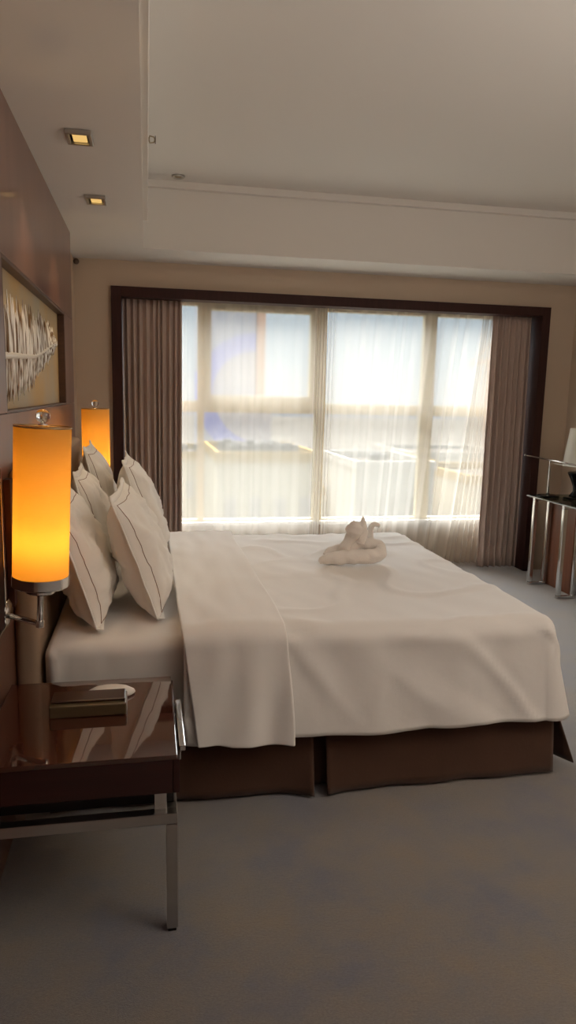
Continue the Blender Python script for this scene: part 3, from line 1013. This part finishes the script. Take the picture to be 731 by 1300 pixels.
# ------------------------------------------------------------------ desk at the right wall
dk = thing('desk', 'glass topped desk on chrome legs along the right wall', 'desk', (0, 0, 0))
obj('glass_top', bx(2.945, 3.455, 4.05, 5.125, 0.700, 0.712, bev=0.002), 'desk_glass', dk)
for y in (5.045, 4.640, 4.15):
    for x in (2.982, 3.105):
        obj('leg', bx(x - 0.016, x + 0.016, y - 0.016, y + 0.016, 0.022, 0.676, bev=0.004), 'chrome', dk)
    obj('foot_bar', bx(2.966, 3.121, y - 0.016, y + 0.016, 0.0, 0.0218, bev=0.004), 'chrome', dk)
    obj('top_bar', bx(2.966, 3.44, y - 0.016, y + 0.016, 0.6765, 0.6995, bev=0.003), 'chrome', dk)
t_ = thing('cabinet', 'brown wooden cabinet standing under the glass desk', 'cabinet', (0, 0, 0))
obj('side_panel', bx(3.126, 3.148, 4.72, 5.13, 0.0, 0.66, bev=0.002), 'desk_wood', t_)
obj('side_panel', bx(3.440, 3.462, 4.72, 5.13, 0.0, 0.66, bev=0.002), 'desk_wood', t_)
obj('top_board', bx(3.1482, 3.4398, 4.72, 5.13, 0.640, 0.660, bev=0.002), 'desk_wood', t_)
obj('back_board', bx(3.1482, 3.4398, 5.11, 5.13, 0.0, 0.6398), 'dark_wood', t_)
obj('shelf', bx(3.1482, 3.4398, 4.74, 5.109, 0.30, 0.318), 'dark_wood', t_)
obj('plinth', bx(3.1482, 3.4398, 4.74, 5.109, 0.0, 0.05), 'dark_wood', t_)

# slim chrome reading lamp
t_ = thing('reading_lamp', 'slim chrome desk lamp with a horizontal bar on the glass desk', 'lamp', (3.05, 4.995, 0.712))
bm = bmesh.new()
lathe(bm, [(0.004, 0.0), (0.066, 0.0), (0.070, 0.003), (0.070, 0.012), (0.060, 0.017), (0.012, 0.021), (0.011, 0.028)], seg=40)
bmesh.ops.scale(bm, verts=bm.verts, vec=(1.25, 1.0, 1.0))
autosmooth(obj('base', bm, 'black', t_), 35)
bm = bmesh.new(); box(bm, -0.007, 0.007, -0.004, 0.004, 0.024, 0.282, bev=0.002); obj('stem', bm, 'chrome', t_)
bm = bmesh.new(); tube(bm, [(0, 0.38, 0.292), (0, -0.46, 0.278)], 0.0065, 12)
bmesh.ops.create_uvsphere(bm, u_segments=12, v_segments=8, radius=0.010, matrix=Matrix.Translation((0, 0.38, 0.292)))
obj('bar', bm, 'chrome', t_, smooth=True)
bm = bmesh.new(); box(bm, -0.009, 0.009, -0.46, -0.06, 0.264, 0.268, bev=0.001); obj('light_head', bm, 'steel', t_)
# remote control lying by the base
bm = bx(-0.022, 0.022, -0.075, 0.075, 0.0, 0.016, bev=0.005)
rc = obj('remote_control', bm, 'black', loc=(3.165, 4.83, 0.7125)); rc.rotation_euler = (0, 0, 0.5)
tag(rc, 'small black remote control lying on the glass desk', 'remote')

t_ = thing('table_lamp', 'white cone shaded table lamp with black base on the desk', 'lamp', (3.29, 5.0, 0.712))
bm = bmesh.new()
lathe(bm, [(0.004, 0.0), (0.045, 0.0), (0.050, 0.006), (0.040, 0.016), (0.022, 0.040), (0.024, 0.08), (0.046, 0.135), (0.070, 0.182), (0.064, 0.190), (0.010, 0.196), (0.008, 0.28)], seg=36)
autosmooth(obj('base', bm, 'black', t_), 35)
bm = bmesh.new()
lathe(bm, [(0.112, 0.240), (0.1135, 0.240), (0.078, 0.530), (0.0765, 0.530)], seg=48, closed_ends=False)
autosmooth(obj('lamp_shade', bm, 'lamp_white', t_), 35)

# ------------------------------------------------------------------ the view outside
GZ = -24.0
def haze(name, col, emitc=None, e=0.0):
    """flat matt paint"""
    return pbr(name, col, 0.9, spec=0.1)
M['out_ground'] = pbr('sandy_ground', srgb(105, 100, 92), 0.95, color2=srgb(96, 90, 84), var_scale=0.03, spec=0.05)
M['asphalt'] = pbr('car_park', srgb(101, 100, 102), 0.95, color2=srgb(89, 89, 92), var_scale=0.08, spec=0.05)
M['sea'] = pbr('sea', srgb(74, 86, 92), 0.9, spec=0.02)
M['cream_wall'] = pbr('cream_render', srgb(203, 191, 166), 0.9, spec=0.05)
M['pale_wall'] = pbr('pale_render', srgb(208, 202, 191), 0.9, spec=0.05)
M['yellow_trim'] = pbr('yellow_trim', srgb(174, 141, 70), 0.8, spec=0.05)
M['roof'] = pbr('pale_roof', srgb(102, 96, 90), 0.95, spec=0.05)
M['grey_win'] = pbr('grey_window', srgb(167, 161, 153), 0.4, spec=0.05)  # plain grey of the building windows
M['ac'] = pbr('white_units', srgb(110, 110, 110), 0.8, spec=0.1)
# lilac cladding with a blue quarter ring worked into it
m, t, out_ = base_mat('lilac_cladding')
b = t.add('ShaderNodeBsdfPrincipled'); b.inputs['Roughness'].default_value = 0.7; b.inputs['Specular IOR Level'].default_value = 0.1
tc = t.add('ShaderNodeTexCoord')
ds = t.add('ShaderNodeVectorMath'); ds.operation = 'DISTANCE'; ds.inputs[1].default_value = (6.6, 0, 25.0)
mp = t.add('ShaderNodeMapping'); mp.inputs['Scale'].default_value = (1, 0, 1)
t.link(tc.outputs['Object'], mp.inputs[0]); t.link(mp.outputs[0], ds.inputs[0])
rp_ = t.add('ShaderNodeValToRGB'); rp_.color_ramp.interpolation = 'CONSTANT'
sc_ = t.add('ShaderNodeMath'); sc_.operation = 'DIVIDE'; sc_.inputs[1].default_value = 40.0
t.link(ds.outputs['Value'], sc_.inputs[0]); t.link(sc_.outputs[0], rp_.inputs[0])
el = rp_.color_ramp.elements
el[0].position = 0.0; el[0].color = srgb(214, 206, 208)
el[1].position = 0.23; el[1].color = srgb(172, 176, 232)
e3_ = el.new(0.32); e3_.color = srgb(206, 206, 214)
t.link(rp_.outputs[0], b.inputs['Base Color']); t.link(b.outputs[0], out_.inputs[0])
M['tower'] = m
M['tower_blue'] = pbr('blue_cladding', srgb(190, 192, 232), 0.6)
M['tower_orange'] = pbr('orange_cladding', srgb(232, 186, 160), 0.7)
M['hill'] = pbr('far_shore', srgb(112, 118, 126), 0.95, spec=0.02)

def out(o, label, cat, group=None):
    return tag(o, label, cat, group)

g_ = bx(-900, 1500, 9, 900, GZ - 0.5, GZ)
o = obj('ground', g_, 'out_ground'); o['kind'] = 'structure'; o['label'] = 'pale sandy ground outside the window'; o['category'] = 'ground'
o = obj('car_park', bx(-60, 260, 175, 330, GZ, GZ + 0.1), 'asphalt'); o['kind'] = 'structure'; o['label'] = 'grey open car park beyond the buildings'; o['category'] = 'car park'
o = obj('sea', bx(-2500, 3500, 900, 2900, GZ - 0.5, GZ + 0.2), 'sea'); o['kind'] = 'structure'; o['label'] = 'pale sea on the horizon'; o['category'] = 'sea'

def building(name, x0, x1, y0, y1, h, label, wall='cream_wall', trim=True, rows=3, cols=5, units=0, seed=0, wfac=0.45):
    rnd = random.Random(seed)
    zt = GZ + h
    t_ = thing(name, label, 'building', ((x0 + x1) / 2, y0, GZ))
    cx_, cy_ = (x0 + x1) / 2, y0
    def L(a, b_, c, d, e_, f):
        return bx(a - cx_, b_ - cx_, c - cy_, d - cy_, e_ - GZ, f - GZ)
    obj('wall', L(x0, x1, y0, y1, GZ, zt), wall, t_)
    bm = bmesh.new()
    ph = 0.9
    for (a, b_, c, d) in ((x0 - .15, x1 + .15, y0 - .15, y0 + .2), (x0 - .15, x1 + .15, y1 - .2, y1 + .15), (x0 - .15, x0 + .2, y0 + .2, y1 - .2), (x1 - .2, x1 + .15, y0 + .2, y1 - .2)):
        box(bm, a - cx_, b_ - cx_, c - cy_, d - cy_, zt - GZ, zt + ph - GZ)
    obj('parapet', bm, 'yellow_trim' if trim else wall, t_)
    obj('roof', L(x0 + .2, x1 - .2, y0 + .2, y1 - .2, zt, zt + 0.12), 'roof', t_)
    wz = h / (rows + 0.3)
    ww = (x1 - x0) / cols
    for r in range(rows):
        for c in range(cols):
            wx = x0 + ww * (c + 0.5)
            z = zt - wz * (r + 0.75)
            obj('window', L(wx - ww * wfac / 2, wx + ww * wfac / 2, y0 - 0.06, y0 + 0.02, z - wz * 0.22, z + wz * 0.22), 'grey_win', t_)
    for k in range(units):
        ux = x0 + (x1 - x0) * (0.12 + 0.76 * (k + 0.5) / units) + rnd.uniform(-.4, .4)
        uy = y0 + (y1 - y0) * rnd.uniform(0.35, 0.8)
        bm = bmesh.new()
        box(bm, ux - 0.9 - cx_, ux + 0.9 - cx_, uy - 0.6 - cy_, uy + 0.6 - cy_, zt + 0.12 - GZ, zt + 1.2 - GZ, bev=0.05)
        lathe(bm, [(0.4, zt + 1.2 - GZ), (0.42, zt + 1.35 - GZ), (0.3, zt + 1.38 - GZ)], ux - cx_, uy - cy_, 12)
        obj('roof_unit', bm, 'ac', t_)
    return t_
building('villa_block', 6.0, 15.0, 62, 76, 19.5, 'cream block with yellow parapet and rooftop units, seen through the left half of the window', units=6, rows=3, cols=4, seed=2)
building('apartment_block', 2.0, 15.5, 92, 108, 17.0, 'long cream block with yellow roof edge behind the rooftop units', units=4, rows=3, cols=6, seed=3)
building('office_block', 21.0, 29.5, 70, 84, 18.0, 'pale cream block with flat roof, seen right of the curtain join', wall='pale_wall', trim=False, rows=3, cols=5, units=1, seed=4)
building('row_house', 31.5, 42.0, 66, 80, 17.0, 'cream house with yellow roof edge at the right end of the window', rows=3, cols=5, seed=5)
building('low_block', 16.0, 20.2, 80, 98, 14.0, 'low yellow edged block in the gap between two taller ones', rows=3, cols=3, seed=6)
building('warehouse', 46, 66, 120, 140, 15, 'long pale low building farther off to the right', wall='pale_wall', trim=False, rows=2, cols=8, seed=7)
building('terrace_block', 28, 44, 104, 118, 15, 'pale terrace behind the right hand houses', wall='pale_wall', trim=True, rows=2, cols=7, seed=8)
# lilac tower
t_ = thing('tower', 'tall lilac grey tower with an orange edge at the left of the view', 'building', (22.0 * 0.72, 150, GZ))
obj('wall', bx(-5.2, 6.6, 0, 14, 0, 62), 'tower', t_)
obj('orange_fin', bx(6.7, 8.4, -0.6, 12, 0, 62), 'tower_orange', t_)
obj('podium', bx(-6.2, 9, -6, -0.7, 0, 24.2), 'tower', t_)
# tower crane on the skyline
t_ = thing('tower_crane', 'pale orange construction crane on the skyline at the right', 'crane', (150, 300, GZ))
obj('mast', bx(-1.0, 1.0, -1.0, 1.0, 0, 42), 'tower_orange', t_)
bm = bmesh.new(); tube(bm, [(-10, 0, 40), (18, 0, 47)], 0.7, 6); tube(bm, [(0, 0, 50), (-10, 0, 40.5)], 0.25, 5); tube(bm, [(0, 0, 50), (16, 0, 46.8)], 0.25, 5); tube(bm, [(0, 0, 41), (0, 0, 50)], 0.6, 6)
obj('jib', bm, 'tower_orange', t_)
# far shore
def shore_fn(u, v):
    h_ = 11 + 7 * noise.noise(Vector((u * 14, 1, 1))) + 3 * noise.noise(Vector((u * 60, 1, 4)))
    return (-700 + 2400 * u, 830 + 60 * v, GZ + max(0.5, h_) * math.sin(PI * min(1, v)))
o = obj('far_shore', grid(shore_fn, 120, 8), 'hill')
o['kind'] = 'structure'; o['label'] = 'low hazy shore on the horizon'; o['category'] = 'shore'

# aerial haze between the buildings and the horizon is left to the pale paints and the bright sky

# ------------------------------------------------------------------ daylight
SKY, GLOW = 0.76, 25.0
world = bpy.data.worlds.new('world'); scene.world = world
world.use_nodes = True
wt = world.node_tree; wt.nodes.clear()
wo = wt.nodes.new('ShaderNodeOutputWorld'); bg = wt.nodes.new('ShaderNodeBackground')
tc = wt.nodes.new('ShaderNodeTexCoord'); sx = wt.nodes.new('ShaderNodeSeparateXYZ')
rp = wt.nodes.new('ShaderNodeValToRGB')
cr = rp.color_ramp                                 # hazy sky seen at the skyline, by elevation
cr.elements[0].position = 0.0; cr.elements[0].color = (0.86, 0.90, 0.92, 1)
cr.elements[1].position = 0.6; cr.elements[1].color = (0.62, 0.80, 1.0, 1)
for p_, c_ in ((0.04, (0.76, 0.87, 0.94, 1)), (0.20, (0.66, 0.83, 0.97, 1))):
    e_ = cr.elements.new(p_); e_.color = c_
# sky brightened high in front of the window, added to light the room
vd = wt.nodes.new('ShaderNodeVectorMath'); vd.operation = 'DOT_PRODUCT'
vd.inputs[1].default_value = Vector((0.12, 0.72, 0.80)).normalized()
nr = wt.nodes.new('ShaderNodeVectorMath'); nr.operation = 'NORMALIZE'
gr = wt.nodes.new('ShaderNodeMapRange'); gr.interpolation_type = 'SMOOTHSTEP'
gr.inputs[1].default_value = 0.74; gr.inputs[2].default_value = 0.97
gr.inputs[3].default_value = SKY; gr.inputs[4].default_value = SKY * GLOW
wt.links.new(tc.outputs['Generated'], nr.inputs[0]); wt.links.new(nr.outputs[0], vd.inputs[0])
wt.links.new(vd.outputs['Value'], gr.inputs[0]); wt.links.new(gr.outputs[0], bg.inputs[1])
wt.links.new(nr.outputs[0], sx.inputs[0]); wt.links.new(sx.outputs['Z'], rp.inputs[0])
wm = wt.nodes.new('ShaderNodeMix'); wm.data_type = 'RGBA'
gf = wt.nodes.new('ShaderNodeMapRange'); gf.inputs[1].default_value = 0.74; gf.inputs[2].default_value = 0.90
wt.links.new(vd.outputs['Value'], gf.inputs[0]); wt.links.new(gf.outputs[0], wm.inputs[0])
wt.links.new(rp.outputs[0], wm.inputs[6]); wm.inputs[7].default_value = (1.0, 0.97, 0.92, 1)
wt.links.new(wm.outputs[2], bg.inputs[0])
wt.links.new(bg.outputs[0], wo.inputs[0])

sun = bpy.data.lights.new('sun', 'SUN'); sun.energy = 0.5; sun.angle = 0.05; sun.color = (1.0, 0.95, 0.86)
so = bpy.data.objects.new('sun', sun); COL.objects.link(so)
so.rotation_euler = (math.radians(40), 0, math.radians(-25))     # behind the hotel, so it only reaches the view outside

# portal to help the sky find the window
pl = bpy.data.lights.new('window_portal', 'AREA'); pl.shape = 'RECTANGLE'; pl.size = 3.3; pl.size_y = 1.8
pl.cycles.is_portal = True
po = bpy.data.objects.new('window_portal', pl); COL.objects.link(po)
po.location = (1.49, 5.97, 1.265); po.rotation_euler = (-PI / 2, 0, 0)

# added fill light aimed up at the ceiling behind the viewer, no fixture
cl = bpy.data.lights.new('upward_fill', 'AREA'); cl.shape = 'DISK'; cl.size = 0.8; cl.energy = 84; cl.color = (1.0, 0.92, 0.83)
co = bpy.data.objects.new('upward_fill', cl); COL.objects.link(co)
co.location = (2.4, 0.3, 1.5); co.rotation_euler = (PI, 0, 0)

# ------------------------------------------------------------------ look
vs = scene.view_settings
vs.view_transform = 'Standard'; vs.look = 'None'; vs.gamma = 1.0; vs.use_curve_mapping = False
vs.exposure = 0.16
cy = scene.cycles
cy.use_denoising = True
cy.max_bounces = 10; cy.diffuse_bounces = 6; cy.glossy_bounces = 5; cy.transmission_bounces = 6; cy.transparent_max_bounces = 24
cy.sample_clamp_indirect = 4.0
cy.caustics_reflective = False; cy.caustics_refractive = False
